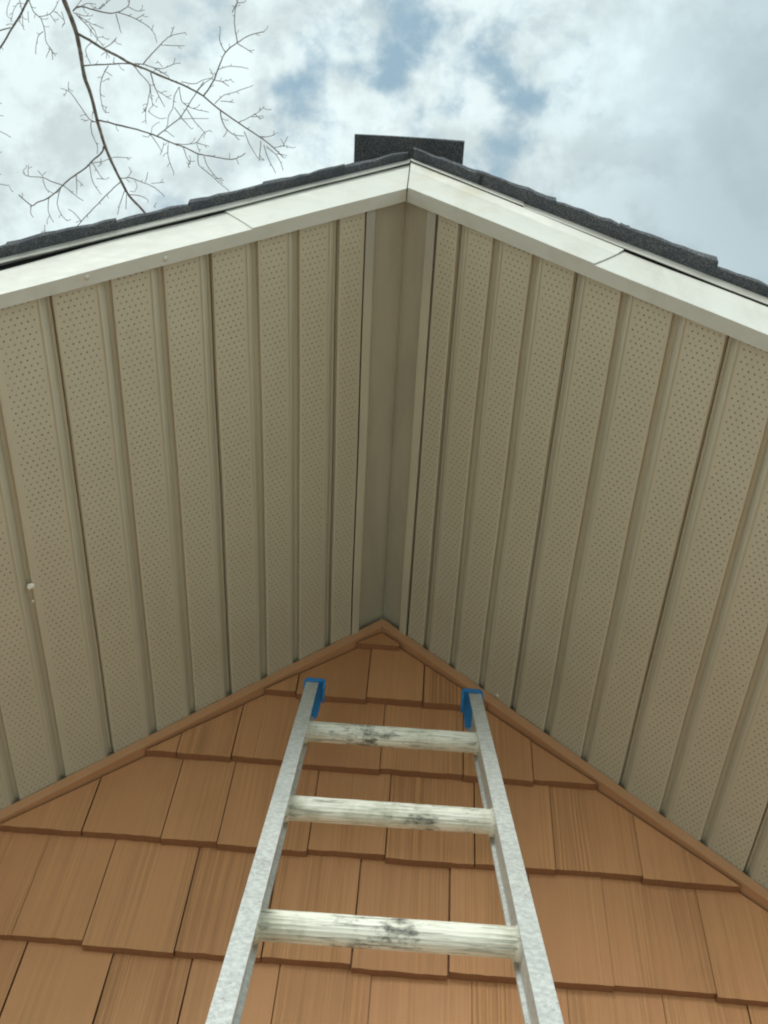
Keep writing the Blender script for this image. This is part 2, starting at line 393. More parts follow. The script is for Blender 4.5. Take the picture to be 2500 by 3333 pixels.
# vented soffit: ribbed profile run from the fascia lip to the wall
seams = {-1: [0.0553, 0.0955, 0.147, 0.197, 0.2508, 0.3043, 0.359, 0.417, 0.4797], 1: [0.0478, 0.0833, 0.1313, 0.1835, 0.2373, 0.2935, 0.3518, 0.4084, 0.466]}
for s in (-1, 1):
    p = SL[s]; xs = list(seams[s])
    while xs[-1] < W2 + 0.25: xs.append(xs[-1] + 0.0565)
    prof = []                             # (x, depth, band index or -1 for the piece that starts here)
    for kx in range(1, len(xs)):
        x = xs[kx]; joint = kx % 3 == 1
        if kx == 1: prof.append((xs[0] + 0.0005, 0.003, -1)); prof.append((xs[0] + 0.0006, 0.0, 0))
        d = 0.0092
        a = x - 0.0092; e = x + 0.0070
        # inner edge: soft return; outer edge: crisp wall
        prof += [(a, 0.0, -1), (a + 0.0028, 0.0012, -1), (a + 0.0046, d * 0.5, -1), (a + 0.0064, d * 0.93, -1)]
        if joint: prof += [(a + 0.0072, d, -1), (a + 0.0074, d + 0.004, -1), (a + 0.0083, d + 0.004, -1), (a + 0.0085, d * 0.95, -1)]
        prof += [(e - 0.0050, d, -1), (e - 0.0030, 0.0004, -1), (e - 0.0022, -0.0014, -1), (e - 0.0004, -0.0014, -1), (e, 0.0, kx)]
    inv = 1 / math.sqrt(1 + p * p)
    ys = [0.012 - (0.012 + 0.8265) * i / 24 for i in range(25)]
    bm = bmesh.new(); uvl = bm.loops.layers.uv.new('band'); grid = []
    for iy, y in enumerate(ys):
        rowv = []
        for (x, d, kk) in prof:
            w = 0.0012 * noise.noise(Vector((x * 25, y * 3.0, s * 5.0))) + 0.0016 * noise.noise(Vector((round(x / 0.055) * 3.7, y * 2.2, s * 9.0)))
            xx = x + 0.0008 * noise.noise(Vector((round((x + 0.004) / 0.055) * 5.1, y * 4.0, s * 2.0))) * 1.6
            dd = d + w
            rowv.append(bm.verts.new((s * (xx + dd * p * inv * inv * 0.0 + dd * p * inv * 0.0), y, -p * xx + dd / inv * 1.0)))
        grid.append(rowv)
    for i in range(len(ys) - 1):
        for j in range(len(prof) - 1):
            f = bm.faces.new((grid[i][j], grid[i][j + 1], grid[i + 1][j + 1], grid[i + 1][j]))
            kk = prof[j][2]; x0 = prof[j][0]
            for lp in f.loops:
                if kk < 0: lp[uvl].uv = (-1, 0)
                else:
                    xv = prof[j + 1][0] if lp.vert in (grid[i][j + 1], grid[i + 1][j + 1]) else x0
                    lp[uvl].uv = ((xv - x0) / inv, lp.vert.co.y + 3 + 0.003 * math.sin(kk * 2.3))
    bmesh.ops.recalc_face_normals(bm, faces=bm.faces)
    o = hp(link('soffit', bm, SOFFIT, house, recalc=False))
    o['label'] = 'perforated tan soffit on the %s slope' % ('left' if s < 0 else 'right')
    # plain deck above the soffit so that no light leaks in
    bm = bmesh.new(); xe = W2 + 0.25
    prism(bm, [(0, -0.822, 0.034), (s * xe, -0.822, 0.034 - p * xe), (s * xe, -0.822, 0.098 - p * xe), (0, -0.822, 0.098)],
          [(0, DEPTH, 0.034), (s * xe, DEPTH, 0.034 - p * xe), (s * xe, DEPTH, 0.098 - p * xe), (0, DEPTH, 0.098)])
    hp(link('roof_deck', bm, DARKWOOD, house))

# ridge piece of the soffit: two lipped strips either side of a creased plain panel
bm = bmesh.new()
pr_ = [(-0.0552, 0.006), (-0.0540, 0.006), (-0.0535, -0.0025), (-0.0525, -0.0034), (-0.0418, -0.0034), (-0.0410, -0.0022), (-0.0408, 0.0085), (-0.0200, 0.0085), (-0.0050, 0.0088), (-0.0030, 0.0060), (0.0, 0.0078), (0.0312, 0.0085), (0.0314, -0.0022), (0.0322, -0.0034), (0.0436, -0.0034), (0.0446, -0.0025), (0.0452, 0.006), (0.0477, 0.006)]
rows = []
for i in range(25):
    y = 0.012 - (0.012 + 0.8265) * i / 24; r_ = []
    for x, d in pr_:
        sl = PL if x < 0 else PR
        xx = x + 0.0010 * noise.noise(Vector((round(x * 40), y * 3.5, 1.7)))
        base_z = -sl * abs(xx)
        r_.append(bm.verts.new((xx, y, base_z + d * 1.3 + 0.0008 * noise.noise(Vector((x * 30, y * 4, 7.7))))))
    rows.append(r_)
for i in range(24):
    for j in range(len(pr_) - 1):
        f = bm.faces.new((rows[i][j], rows[i][j + 1], rows[i + 1][j + 1], rows[i + 1][j]))
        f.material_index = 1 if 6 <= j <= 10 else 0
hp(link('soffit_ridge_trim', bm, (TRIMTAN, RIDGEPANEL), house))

# sub-fascia board behind the metal
bm = bmesh.new()
for s in (-1, 1):
    p = SL[s]; xe = W2 + 0.25
    lo, hi = 0.006, 0.0985
    prism(bm, [(0, YF + 0.004, lo), (s * xe, YF + 0.004, lo - p * xe), (s * xe, YF + 0.004, hi - p * xe), (0, YF + 0.004, hi)],
          [(0, -0.8225, lo), (s * xe, -0.8225, lo - p * xe), (s * xe, -0.8225, hi - p * xe), (0, -0.8225, hi)])
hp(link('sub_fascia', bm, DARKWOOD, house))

# fascia pieces: face plus the lip turned back under the soffit edge
def fascia(s, xa, xb, cut_a, cut_b, dy, topf, name='fascia', thick=0.0012, sag=0.0):
    p = SL[s]; cs = 1 / math.sqrt(1 + p * p); bot = -0.0115
    bm = bmesh.new(); n_ = max(4, int((xb - xa) / 0.02)); sec = []
    for i in range(n_ + 1):
        f = i / n_; xm = xa + (xb - xa) * f
        def P(off, y, cutoff=True):
            # perpendicular cuts lean outwards with height, a vertical cut does not
            h = off - bot; lean = h * p * cs * cs
            k_ = (cut_a * (1 - f) + cut_b * f)
            x = xm + lean * k_
            return (s * x, y, off - p * x)
        tp = topf(xm)
        wv = 0.0016 * noise.noise(Vector((xm * 7 * s, 2.0, 0.5))) - dy
        bow = 0.0028 * noise.noise(Vector((xm * 5 * s, 8.0, 0.5)))
        front = [P(bot, YF + wv)] + [P(bot + (tp - bot) * t_, YF + wv + bow * math.sin(math.pi * t_)) for t_ in (0.25, 0.5, 0.75)] + [P(tp, YF + wv * 1.5)]
        lip = [P(bot + 0.0002, -0.8148 - 0.0006), P(bot + 0.0050, -0.8148 - 0.0006)]
        ring = lip[::-1] + front
        inner = [(v_[0], v_[1] + thick, v_[2]) for v_ in front[::-1]]
        inner[-1] = P(bot + thick * 1.3, YF + wv + thick)
        inner += [P(bot + 0.0002 + thick * 1.3, -0.8148 - 0.0006 - thick), P(bot + 0.0050, -0.8148 - 0.0006 - thick)]
        sec.append([bm.verts.new(v_) for v_ in ring + inner])
    m_ = len(sec[0])
    for i in range(n_):
        for j in range(m_): bm.faces.new((sec[i][j], sec[i][(j + 1) % m_], sec[i + 1][(j + 1) % m_], sec[i + 1][j]))
    bm.faces.new(sec[0]); bm.faces.new(sec[-1][::-1])
    return hp(link(name, bm, FASCIA, house))
def ipl(tab):
    def f(x):
        for (a, va), (b_, vb) in zip(tab, tab[1:]):
            if x <= b_: t = (x - a) / (b_ - a); t = max(0, t); return va + (vb - va) * t
        return tab[-1][1]
    return f
ltop = ipl([(0, .085), (.06, .083), (.14, .082), (.25, .079), (.32, .078), (.34, .077), (.40, .073), (.45, .069), (.50, .068), (.6, .072), (3, .078)])
rtop = ipl([(0, .0905), (.08, .084), (.16, .078), (.30, .073), (.45, .073), (3, .073)])
def quiet(a, b_): return lambda x: ltop(x) if a < 0 else rtop(x)
fascia(-1, 0.0, 0.1950, 0, 1, 0.0014, ltop)
fascia(-1, 0.1935, 2.10, 1, 1, 0.0, ltop)
fascia(1, 0.0016, 0.2500, 0, 1, 0.0034, rtop)
fascia(1, 0.2485, 2.10, 1, 1, 0.0014, rtop)
# wee bridging flange that closes the left lip at the peak
# screws in the lip
def soffit_pt(px, py, off):
    r = R0 * (px - 1250) / FPX - U0 * (py - 1666.5) / FPX + F0
    s = -1 if px < 1300 else 1; p = SL[s]
    n_ = Vector((s * p, 0, 1)); t = (off - n_.dot(CAM)) / n_.dot(r); return CAM + r * t, Vector((-s * p, 0, -1)).normalized()
for (px, py) in ((538, 842), (283, 903)):
    c, n_ = soffit_pt(px, py, -0.0117)
    bm = bmesh.new(); mt = n_.to_track_quat('Z', 'Y').to_matrix().to_4x4(); mt.translation = c
    bmesh.ops.create_uvsphere(bm, u_segments=12, v_segments=6, radius=0.0034, matrix=mt @ Matrix.Diagonal((1, 1, 0.5, 1)))
    hp(link('screw', bm, SCREW, house, smooth=True))

# drip edge: hem, face and flange
dl = ipl([(0, .004), (.12, .002), (.3, -.001), (.48, .002), (.6, .003), (3, .003)]); dr = ipl([(0, .0085), (.15, .003), (.3, -.002), (.5, -.002), (3, 0)])
def drip(s, xa, xb, dy, lift):
    p = SL[s]; bm = bmesh.new(); n_ = max(3, int((xb - xa) / 0.03)); sec = []
    for i in range(n_ + 1):
        x = xa + (xb - xa) * i / n_
        w = 0.0010 * noise.noise(Vector((x * 11 * s, 5, 2))); df = (dl if s < 0 else dr)(x) + lift
        pr2 = [(0.0770 + df, -0.8397 - dy + w), (0.0790 + df, -0.8407 - dy + w), (0.0880 + df * .5, -0.8391 - dy + w), (0.0995, -0.8385 - dy), (0.0995, -0.8235), (0.0985, -0.8235), (0.0985, -0.8367 - dy), (0.0880 + df * .5, -0.8376 - dy + w), (0.0790 + df, -0.8391 - dy + w), (0.0775 + df, -0.8387 - dy + w)]
        sec.append([bm.verts.new((s * x, y, o_ - p * x)) for o_, y in pr2])
    m_ = len(sec[0])
    for i in range(n_):
        for j in range(m_): bm.faces.new((sec[i][j], sec[i][(j + 1) % m_], sec[i + 1][(j + 1) % m_], sec[i + 1][j]))
    bm.faces.new(sec[0]); bm.faces.new(sec[-1][::-1])
    hp(link('drip_edge', bm, DRIP, house))
drip(-1, 0.0, 2.12, 0.0, 0.0)
drip(1, 0.001, 0.166, 0.0016, 0.002)
drip(1, 0.165, 2.12, 0.0, 0.0)

# roof shingles in courses, ragged at the rake
bm = bmesh.new()
for s in (-1, 1):
    p = SL[s]; x = 0.004; i = 0; tot = 2.16
    while x < tot:
        step = random.uniform(0.085, 0.10); x1 = min(x + step + 0.012, tot + 0.03)
        yf = (-0.8490 - 0.02 * max(0, x - 0.28) if s < 0 and x < 0.75 else -0.8545) + random.uniform(-0.0045, 0.0035)
        lift = 0.0015
        a0, a1 = 0.1003, 0.1003 + 0.0050           # lower layer
        b1 = 0.1080 + random.uniform(0, 0.0022)
        n_ = 9; top = []; 
        # ragged front edge
        xs_ = [x + (x1 - x) * j / n_ for j in range(n_ + 1)]
        fr = [yf + random.uniform(-.0014, .0014) for _ in xs_]
        def off_b(xx): return 0.1003 + 0.0004 * math.sin(xx * 60)
        def off_t(xx): return 0.1060 + (b1 - 0.1060) * (xx - x) / (x1 - x) + 0.0035 * (xx - x) / (x1 - x) + random.uniform(-.0005, .0005)
        tz = [off_t(xx) for xx in xs_]
        lo_f = [bm.verts.new((s * xx, f, off_b(xx) - p * xx)) for xx, f in zip(xs_, fr)]
        hi_f = [bm.verts.new((s * xx, f - random.uniform(0, .001), t_ - p * xx)) for xx, f, t_ in zip(xs_, fr, tz)]
        lo_b = [bm.verts.new((s * xx, DEPTH, off_b(xx) - p * xx)) for xx in xs_]
        hi_b = [bm.verts.new((s * xx, DEPTH, t_ - p * xx)) for xx, t_ in zip(xs_, tz)]
        for j in range(n_):
            bm.faces.new((lo_f[j], lo_f[j + 1], hi_f[j + 1], hi_f[j])); bm.faces.new((hi_f[j], hi_f[j + 1], hi_b[j + 1], hi_b[j]))
            bm.faces.new((lo_b[j], hi_b[j], hi_b[j + 1], lo_b[j + 1])); bm.faces.new((lo_f[j + 1], lo_f[j], lo_b[j], lo_b[j + 1]))
        for j in (0, n_): bm.faces.new((lo_f[j], hi_f[j], hi_b[j], lo_b[j]))
        x += step
roof = hp(link('roof', bm, ASPHALT, house))
# ridge cap: flat cap shingles on a low ridge vent, the first one sticking out past the rake
bm = bmesh.new(); y = -0.8625; i = 0
while y < DEPTH:
    y1 = y + 0.30; t0 = 0.1225 + (0.0035 if i else 0)
    cs_ = []
    for (yy, zz) in ((y, t0 + 0.002), (y1, t0 - 0.002)):
        ring = []
        xsn = [-0.0868, -0.06, -0.03, 0, 0.03, 0.055, 0.0800]
        sag_ = lambda xx: -0.35 * xx * xx
        jl = random.uniform(-.0008, .0008) if i else 0
        ring = [bm.verts.new((xx, yy + (random.uniform(-.0006, .0006)), zz + sag_(xx))) for xx in xsn] + [bm.verts.new((xx + jl, yy, zz + 0.0045 + sag_(xx))) for xx in xsn[::-1]]
        cs_.append(ring)
    m_ = len(cs_[0])
    for j in range(m_): bm.faces.new((cs_[0][j], cs_[0][(j + 1) % m_], cs_[1][(j + 1) % m_], cs_[1][j]))
    bm.faces.new(cs_[0][::-1]); bm.faces.new(cs_[1])
    y += 0.15; i += 1
cap = link('ridge_cap', bm, ASPHALT, roof)
bm = bmesh.new()
prism(bm, [(-0.06, -0.800, 0.045), (0.06, -0.800, 0.045), (0.055, -0.800, 0.1195), (-0.055, -0.800, 0.1195)], [(-0.06, DEPTH - .1, 0.045), (0.06, DEPTH - .1, 0.045), (0.055, DEPTH - .1, 0.1195), (-0.055, DEPTH - .1, 0.1195)])
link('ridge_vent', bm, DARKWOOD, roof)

# ------------------------------------------------------------------ ladder
LO = Vector((0.03409418, -0.15726584, -0.43628692)); LD = Vector((0.02115484, -0.48627726, -0.87354845)).normalized()
LA = Vector((0.99977621, 0.01028942, 0.01848391)); LN = LA.cross(LD)
if LN.y > 0: LN = -LN
LA = LD.cross(LN) if LD.cross(LN).x > 0 else LN.cross(LD)
LA.normalize()
TB = (LO.z - GZ) / -LD.z
foot = LO + LD * TB
ladder = thing('ladder', 'aluminium ladder with dirty cream rungs and blue end caps leaning on the gable wall', 'ladder', foot)
# ladder frame: local X across, local Y out of the ladder towards the climber, local Z up the rails; origin at its foot
LM = Matrix((-LA, LN, -LD)).transposed()
if LM.determinant() < 0: print('WARN mirrored ladder frame')
ladder.rotation_euler = LM.to_euler()
ZT = TB + 0.149                           # rail tops
for s in (-1, 1):
    bm = bmesh.new()
    sec = [(-.0098, .035), (.0098, .035), (.0098, .0320), (.0016, .0312), (.0016, -.0222), (.0075, -.0235), (.0075, -.028), (-.0055, -.028), (-.0055, -.0235), (-.0016, -.0222), (-.0016, .0312), (-.0098, .0320)]
    sec = [(s * x, y) for x, y in sec]
    prism(bm, [(s * 0.1305 + x, y, 0.03) for x, y in sec], [(s * 0.1305 + x, y, ZT) for x, y in sec])
    bevel(bm, 0.0007, 2)
    rail = link('rail', bm, ALU, ladder)
    bm = bmesh.new()                      # blue end cap: a lid with short skirts
    cx = s * 0.127
    xi, xo = cx - s * 0.0175, cx + s * 0.0165
    x0, x1 = min(xi, xo), max(xi, xo)
    def rr(x0, y0, x1, y1, r): 
        out = []
        for (cx_, cy_, a0) in ((x1 - r, y1 - r, 0), (x0 + r, y1 - r, 90), (x0 + r, y0 + r, 180), (x1 - r, y0 + r, 270)):
            for k_ in range(5): a = math.radians(a0 + k_ * 22.5); out.append((cx_ + r * math.cos(a), cy_ + r * math.sin(a)))
        return out
    lid = rr(x0, -0.0278, x1, 0.0395, 0.006)
    lid = [(x + s * 0.012 * max(0.0, min(1.0, (0.004 - y) / 0.034)) * (1 if abs(x) < abs(cx) else 0), y) for x, y in lid]
    prism(bm, [(x, y, ZT) for x, y in lid], [(x, y, ZT + 0.006) for x, y in lid])
    # side skirts, longer at the front and tapering to the back
    for (xa_, xb_) in ((x0, x0 + 0.0035), (x1 - 0.0035, x1)):
        sk = [(0.004, -0.0125), (0.012, -0.016), (0.030, -0.016), (0.036, -0.004), (0.036, 0.0004), (0.002, 0.0004)]
        prism(bm, [(xa_, y, ZT + z) for y, z in sk], [(xb_, y, ZT + z) for y, z in sk])
    prism(bm, [(x0 + .004, 0.0362, ZT - 0.004), (x1 - .004, 0.0362, ZT - .004), (x1 - .004, 0.0392, ZT - .004), (x0 + .004, 0.0392, ZT - .004)],
          [(x0 + .004, 0.0362, ZT + .0004), (x1 - .004, 0.0362, ZT + .0004), (x1 - .004, 0.0392, ZT + .0004), (x0 + .004, 0.0392, ZT + .0004)])
    link('end_cap', bm, BLUE, rail)
    bm = bmesh.new()                      # foot shoe
    box(bm, (s * 0.1305 - 0.02, -0.035, 0.0), (s * 0.1305 + 0.02, 0.045, 0.055)); bevel(bm, 0.004)
    link('rubber_foot', bm, RUBBER, rail)
nr = int((TB - 0.15) / 0.3048)
rung0 = None
for kx in range(nr + 1):
    if rung0 is None:
        bm = bmesh.new(); N_ = 40; prof = []
        for j in range(N_):
            a = 2 * math.pi * j / N_
            r = 0.0150 * (1 + 0.012 * math.cos(a * 20))
            y, z = r * math.cos(a), r * math.sin(a)
            z = min(z, 0.0125)            # flattened tread
            prof.append((y, z))
        L_ = 0.1289
        secs = []
        for x, k_ in ((-L_, 1.0), (L_, 1.0)):
            secs.append([bm.verts.new((x, y * k_, z * k_)) for y, z in prof])
        for j in range(N_): bm.faces.new((secs[0][j], secs[0][(j + 1) % N_], secs[1][(j + 1) % N_], secs[1][j]))
        bm.faces.new(secs[0][::-1]); bm.faces.new(secs[1])
        for s in (-1, 1):                 # swaged collar at each rail
            pts = [Vector((s * (L_ - 0.0001), 0, 0)), Vector((s * (L_ - 0.0030), 0, 0)), Vector((s * (L_ - 0.0045), 0, 0)), Vector((s * (L_ - 0.006), 0, 0))]
            tube(bm, pts, [0.0182, 0.0180, 0.0168, 0.0152], 28)
        o = link('rung', bm, RUNG, ladder, smooth=False); rung0 = o
    else:
        o = rung0.copy(); COL.objects.link(o); o.parent = ladder
    o.location = (0, 0, TB - 0.3048 * kx)

# ------------------------------------------------------------------ scraps stuck on the soffit
def scrap(px, py, rad, name, label, cat, elong=1.0):
    c, n_ = soffit_pt(px, py, 0.0); bm = bmesh.new(); rnd = random.Random(int(px))
    mt = n_.to_track_quat('Z', 'Y').to_matrix().to_4x4()
    bmesh.ops.create_icosphere(bm, subdivisions=3, radius=rad)
    for v_ in bm.verts:
        v_.co *= 1 + 0.55 * noise.noise(v_.co * (1.6 / rad) + Vector((px, py, 0)))
        v_.co.z *= 0.5; v_.co.y *= elong
    bm.transform(mt)
    o = link(name, bm, WHITEBIT, None, smooth=True); o.location = c - n_ * -0.0005
    o['label'] = label; o['category'] = cat
scrap(100, 1908, 0.0042, 'cocoon', 'larger white insect cocoon stuck in a soffit groove at the left edge of the photo', 'cocoon', 1.5)
scrap(107, 1956, 0.0016, 'cocoon', 'tiny pale speck of cocoon just below the larger white one on the left soffit', 'cocoon')
scrap(1620, 2262, 0.0023, 'paint_fleck', 'small white fleck on the right soffit beside the right blue ladder cap', 'fleck')

# ------------------------------------------------------------------ bare tree reaching over the roof
def tp(cx, cy, d):                       # crop trace -> point on the sight line at distance d
    px, py = cx / 1.659, cy / 1.659
    return CAM + (R0 * (px - 1250) / FPX - U0 * (py - 1666.5) / FPX + F0) * d
M_ = [(345, 0), (385, 100), (415, 190), (435, 290), (455, 410), (490, 510), (520, 630), (545, 720), (575, 810), (610, 890), (655, 980), (700, 1060), (770, 1135), (840, 1230), (900, 1330)]
B = [  # (w0, w1, points): width in crop pixels
 (14, 5, [(415, 180), (480, 215), (560, 265), (640, 305), (700, 340), (790, 375), (880, 415), (980, 455), (1050, 490), (1100, 520), (1170, 580), (1290, 665), (1410, 745), (1480, 800), (1530, 850)]),
 (8, 4, [(1100, 520), (1150, 440), (1180, 370), (1215, 285), (1280, 230), (1350, 190), (1425, 170)]),
 (5, 3, [(1280, 230), (1270, 160), (1265, 90), (1275, 30), (1285, 0), (1270, -60)]), (5, 3, [(1255, 70), (1275, 20), (1310, 15)]),
 (5, 3, [(1215, 280), (1185, 220), (1190, 150)]), (4, 3, [(1285, 235), (1360, 285)]), (4, 3, [(1175, 380), (1220, 360), (1290, 362), (1340, 370)]),
 (4, 3, [(1150, 430), (1200, 440), (1245, 428)]), (4, 3, [(1200, 440), (1235, 465)]), (4, 3, [(980, 440), (1050, 455), (1100, 430), (1150, 415), (1130, 370)]),
 (4, 3, [(1060, 500), (1110, 445), (1150, 425)]), (4, 3, [(1160, 560), (1210, 515), (1280, 495), (1365, 462)]), (4, 3, [(1190, 545), (1265, 550)]),
 (4, 3, [(1290, 660), (1360, 630), (1400, 600), (1425, 575)]), (4, 3, [(1360, 630), (1425, 628)]), (4, 3, [(1375, 615), (1410, 645)]),
 (4, 3, [(1410, 740), (1460, 735), (1500, 715)]), (6, 3, [(1190, 600), (1205, 660), (1230, 705), (1270, 730), (1320, 735)]), (4, 3, [(1230, 705), (1205, 740)]), (4, 3, [(1270, 730), (1285, 755)]),
 (4, 3, [(1320, 710), (1350, 780), (1390, 850)]), (4, 3, [(1410, 760), (1400, 870)]), (4, 3, [(1425, 780), (1450, 860), (1490, 935)]), (4, 3, [(1440, 790), (1500, 850), (1530, 920)]),
 (4, 3, [(1480, 800), (1530, 790), (1580, 800)]), (3, 3, [(1530, 790), (1555, 740)]), (4, 3, [(1490, 830), (1550, 838)]), (3, 3, [(1535, 790), (1515, 750)]),
 (6, 3, [(815, 395), (830, 450), (860, 520), (890, 580)]), (4, 3, [(850, 490), (920, 535)]), (3, 3, [(870, 500), (900, 490)]),
 (5, 3, [(720, 350), (760, 400), (810, 460), (800, 540), (785, 600), (790, 670)]), (4, 3, [(810, 460), (820, 540), (825, 570)]), (3, 3, [(800, 600), (850, 635), (900, 640)]), (3, 3, [(790, 580), (780, 600), (775, 580)]),
 (6, 3, [(775, 345), (820, 290), (870, 240), (920, 195), (1000, 175)]), (4, 3, [(920, 195), (940, 145)]), (4, 3, [(870, 245), (1000, 248)]),
 (7, 4, [(445, 355), (540, 350), (640, 345), (720, 343), (790, 350), (860, 385), (910, 410)]), (4, 3, [(830, 365), (880, 370), (940, 345), (980, 342)]), (3, 3, [(880, 360), (850, 330)]), (3, 3, [(940, 345), (945, 315)]),
 (5, 3, [(550, 265), (600, 235), (630, 200)]), (3, 3, [(600, 235), (628, 215)]), (5, 3, [(585, 355), (560, 400), (545, 460), (545, 530), (560, 590), (570, 610)]), (3, 3, [(575, 390), (605, 410)]), (3, 3, [(553, 440), (590, 420)]), (3, 3, [(555, 570), (580, 580)]),
 (4, 3, [(500, 225), (465, 260), (470, 300), (490, 345)]), (3, 3, [(615, 310), (612, 340)]), (3, 3, [(545, 300), (570, 280), (590, 310)]),
 (8, 4, [(395, 60), (430, 35), (500, 50), (580, 70), (640, 65), (690, 30), (700, -20)]), (5, 3, [(640, 68), (720, 95), (800, 145), (840, 195)]), (4, 3, [(690, 35), (740, 60), (780, 55)]), (4, 3, [(740, 100), (780, 75)]),
 (5, 3, [(625, 75), (640, 130), (655, 180)]), (4, 3, [(540, 50), (590, 0), (600, -20)]), (4, 3, [(530, 50), (560, 20)]), (3, 3, [(820, 165), (825, 135)]), (3, 3, [(840, 195), (850, 230)]),
 (5, 3, [(415, 80), (470, 140), (520, 200), (560, 250)]), (4, 3, [(430, 90), (480, 120), (560, 155)]), (4, 3, [(395, 60), (440, 0), (450, -20)]), (4, 3, [(480, 130), (510, 160), (530, 200), (560, 195)]), (4, 3, [(395, 70), (450, 85), (495, 85)]), (4, 3, [(420, 40), (470, 20), (520, 25)]),
 (5, 3, [(150, -20), (180, 60), (220, 100), (240, 160), (250, 220), (280, 270), (300, 305)]), (4, 3, [(235, 170), (205, 200), (190, 280)]), (4, 3, [(270, 260), (250, 310)]), (4, 3, [(280, 270), (285, 320)]), (4, 3, [(215, 90), (270, 75), (310, 20), (325, -20)]), (3, 3, [(270, 75), (300, 120)]),
 (4, 3, [(100, -20), (120, 60), (125, 150)]), (3, 3, [(115, 90), (100, 120)]), (3, 3, [(60, -20), (40, 40), (35, 75)]), (3, 3, [(100, 10), (75, 50), (60, 110)]), (3, 3, [(150, 60), (155, 120)]), (3, 3, [(330, 60), (350, 120), (345, 128)]), (3, 3, [(300, 60), (350, 110)]),
 (13, 9, [(165, -30), (150, 0), (110, 80), (60, 160), (10, 245), (-60, 330)]), (7, 6, [(-20, 170), (55, 150)]),
 (9, 4, [(530, 650), (600, 665), (680, 685), (740, 700), (850, 735), (930, 770), (1000, 795), (1070, 830), (1150, 845), (1230, 858), (1280, 855), (1325, 828)]),
 (6, 4, [(850, 735), (905, 690), (965, 640), (1010, 580), (1060, 500), (1100, 440)]), (4, 3, [(940, 775), (1000, 780), (1060, 770), (1100, 720), (1135, 705)]), (4, 3, [(1060, 770), (1130, 790)]), (3, 3, [(1060, 775), (1080, 820)]),
 (4, 3, [(910, 780), (910, 850), (940, 935)]), (4, 3, [(990, 795), (1010, 850), (1025, 885)]), (3, 3, [(1005, 875), (1022, 883), (1030, 870)]), (4, 3, [(1070, 835), (1075, 890), (1130, 940), (1175, 980), (1235, 1030)]), (4, 3, [(1100, 845), (1130, 910), (1200, 990)]), (3, 3, [(1160, 965), (1200, 960)]),
 (4, 3, [(810, 725), (850, 780), (875, 820)]), (3, 3, [(820, 715), (825, 685), (860, 660)]), (4, 3, [(970, 470), (940, 520), (935, 580), (915, 620), (905, 680)]), (4, 3, [(970, 470), (980, 540), (1010, 575), (1060, 590), (1130, 605)]), (4, 3, [(940, 580), (990, 650), (1035, 695)]), (4, 3, [(1010, 590), (1050, 650), (1110, 720)]),
 (3, 3, [(970, 640), (1125, 640)]), (3, 3, [(770, 735), (800, 740), (810, 720)]), (3, 3, [(1280, 855), (1290, 890)]), (3, 3, [(1240, 855), (1240, 825)]), (3, 3, [(875, 820), (885, 770)]), (3, 3, [(890, 700), (940, 740)]),
 (5, 3, [(520, 660), (480, 640), (430, 570), (380, 500), (330, 475)]), (3, 3, [(370, 440), (370, 490)]), (3, 3, [(360, 490), (345, 520)]), (5, 3, [(505, 660), (490, 660), (495, 720), (525, 790), (525, 830)]), (4, 3, [(480, 645), (455, 655)]), (3, 3, [(500, 640), (498, 600)]),
 (9, 5, [(560, 790), (550, 825), (500, 870), (465, 905), (400, 950), (340, 1000), (270, 1065), (200, 1095), (170, 1110), (100, 1050)]), (4, 3, [(170, 1110), (165, 1150), (180, 1175)]),
 (5, 3, [(340, 1000), (270, 975), (230, 960), (140, 950), (125, 920)]), (3, 3, [(150, 950), (155, 890)]), (3, 3, [(235, 960), (205, 920)]), (4, 3, [(230, 970), (250, 1020), (285, 1045)]), (3, 3, [(230, 945), (250, 928)]),
 (4, 3, [(265, 1065), (260, 1140), (290, 1200)]), (4, 3, [(330, 1010), (310, 1100), (330, 1160), (365, 1195)]), (4, 3, [(345, 1000), (400, 1050), (450, 1085)]), (4, 3, [(410, 950), (415, 1050)]), (3, 3, [(415, 970), (450, 1005)]),
 (4, 3, [(485, 890), (500, 980), (540, 1045)]), (4, 3, [(500, 880), (530, 930), (560, 970), (590, 960)]), (3, 3, [(520, 965), (560, 970)]), (4, 3, [(500, 880), (560, 870), (620, 848), (710, 852)]), (3, 3, [(530, 900), (545, 890)]),
 (5, 3, [(650, 965), (700, 960), (760, 980), (830, 1010), (885, 1055)]), (3, 3, [(785, 985), (800, 930)]), (3, 3, [(820, 990), (885, 985)]), (3, 3, [(690, 955), (715, 925)]), (5, 4, [(655, 980), (600, 1030), (540, 1090), (490, 1140), (440, 1195), (380, 1260)]),
 (4, 3, [(440, 1195), (400, 1150), (370, 1130)]), (4, 3, [(675, 1030), (650, 1090), (635, 1160)]), (4, 3, [(685, 1050), (680, 1130)]), (4, 3, [(700, 1050), (760, 1060), (800, 1080)]), (3, 3, [(700, 1030), (725, 1035), (740, 1010)]), (3, 3, [(845, 1095), (830, 1120)]),
 (4, 3, [(-60, 700), (0, 710), (60, 740)]), (4, 3, [(-60, 550), (12, 560)]), (4, 3, [(-60, 990), (0, 995), (50, 1003)]), (3, 3, [(-40, 935), (8, 940)]), (4, 3, [(-60, 825), (10, 820)]), (3, 3, [(-40, 620), (18, 628)]), (3, 3, [(240, 1215), (242, 1235), (236, 1250)]),
]
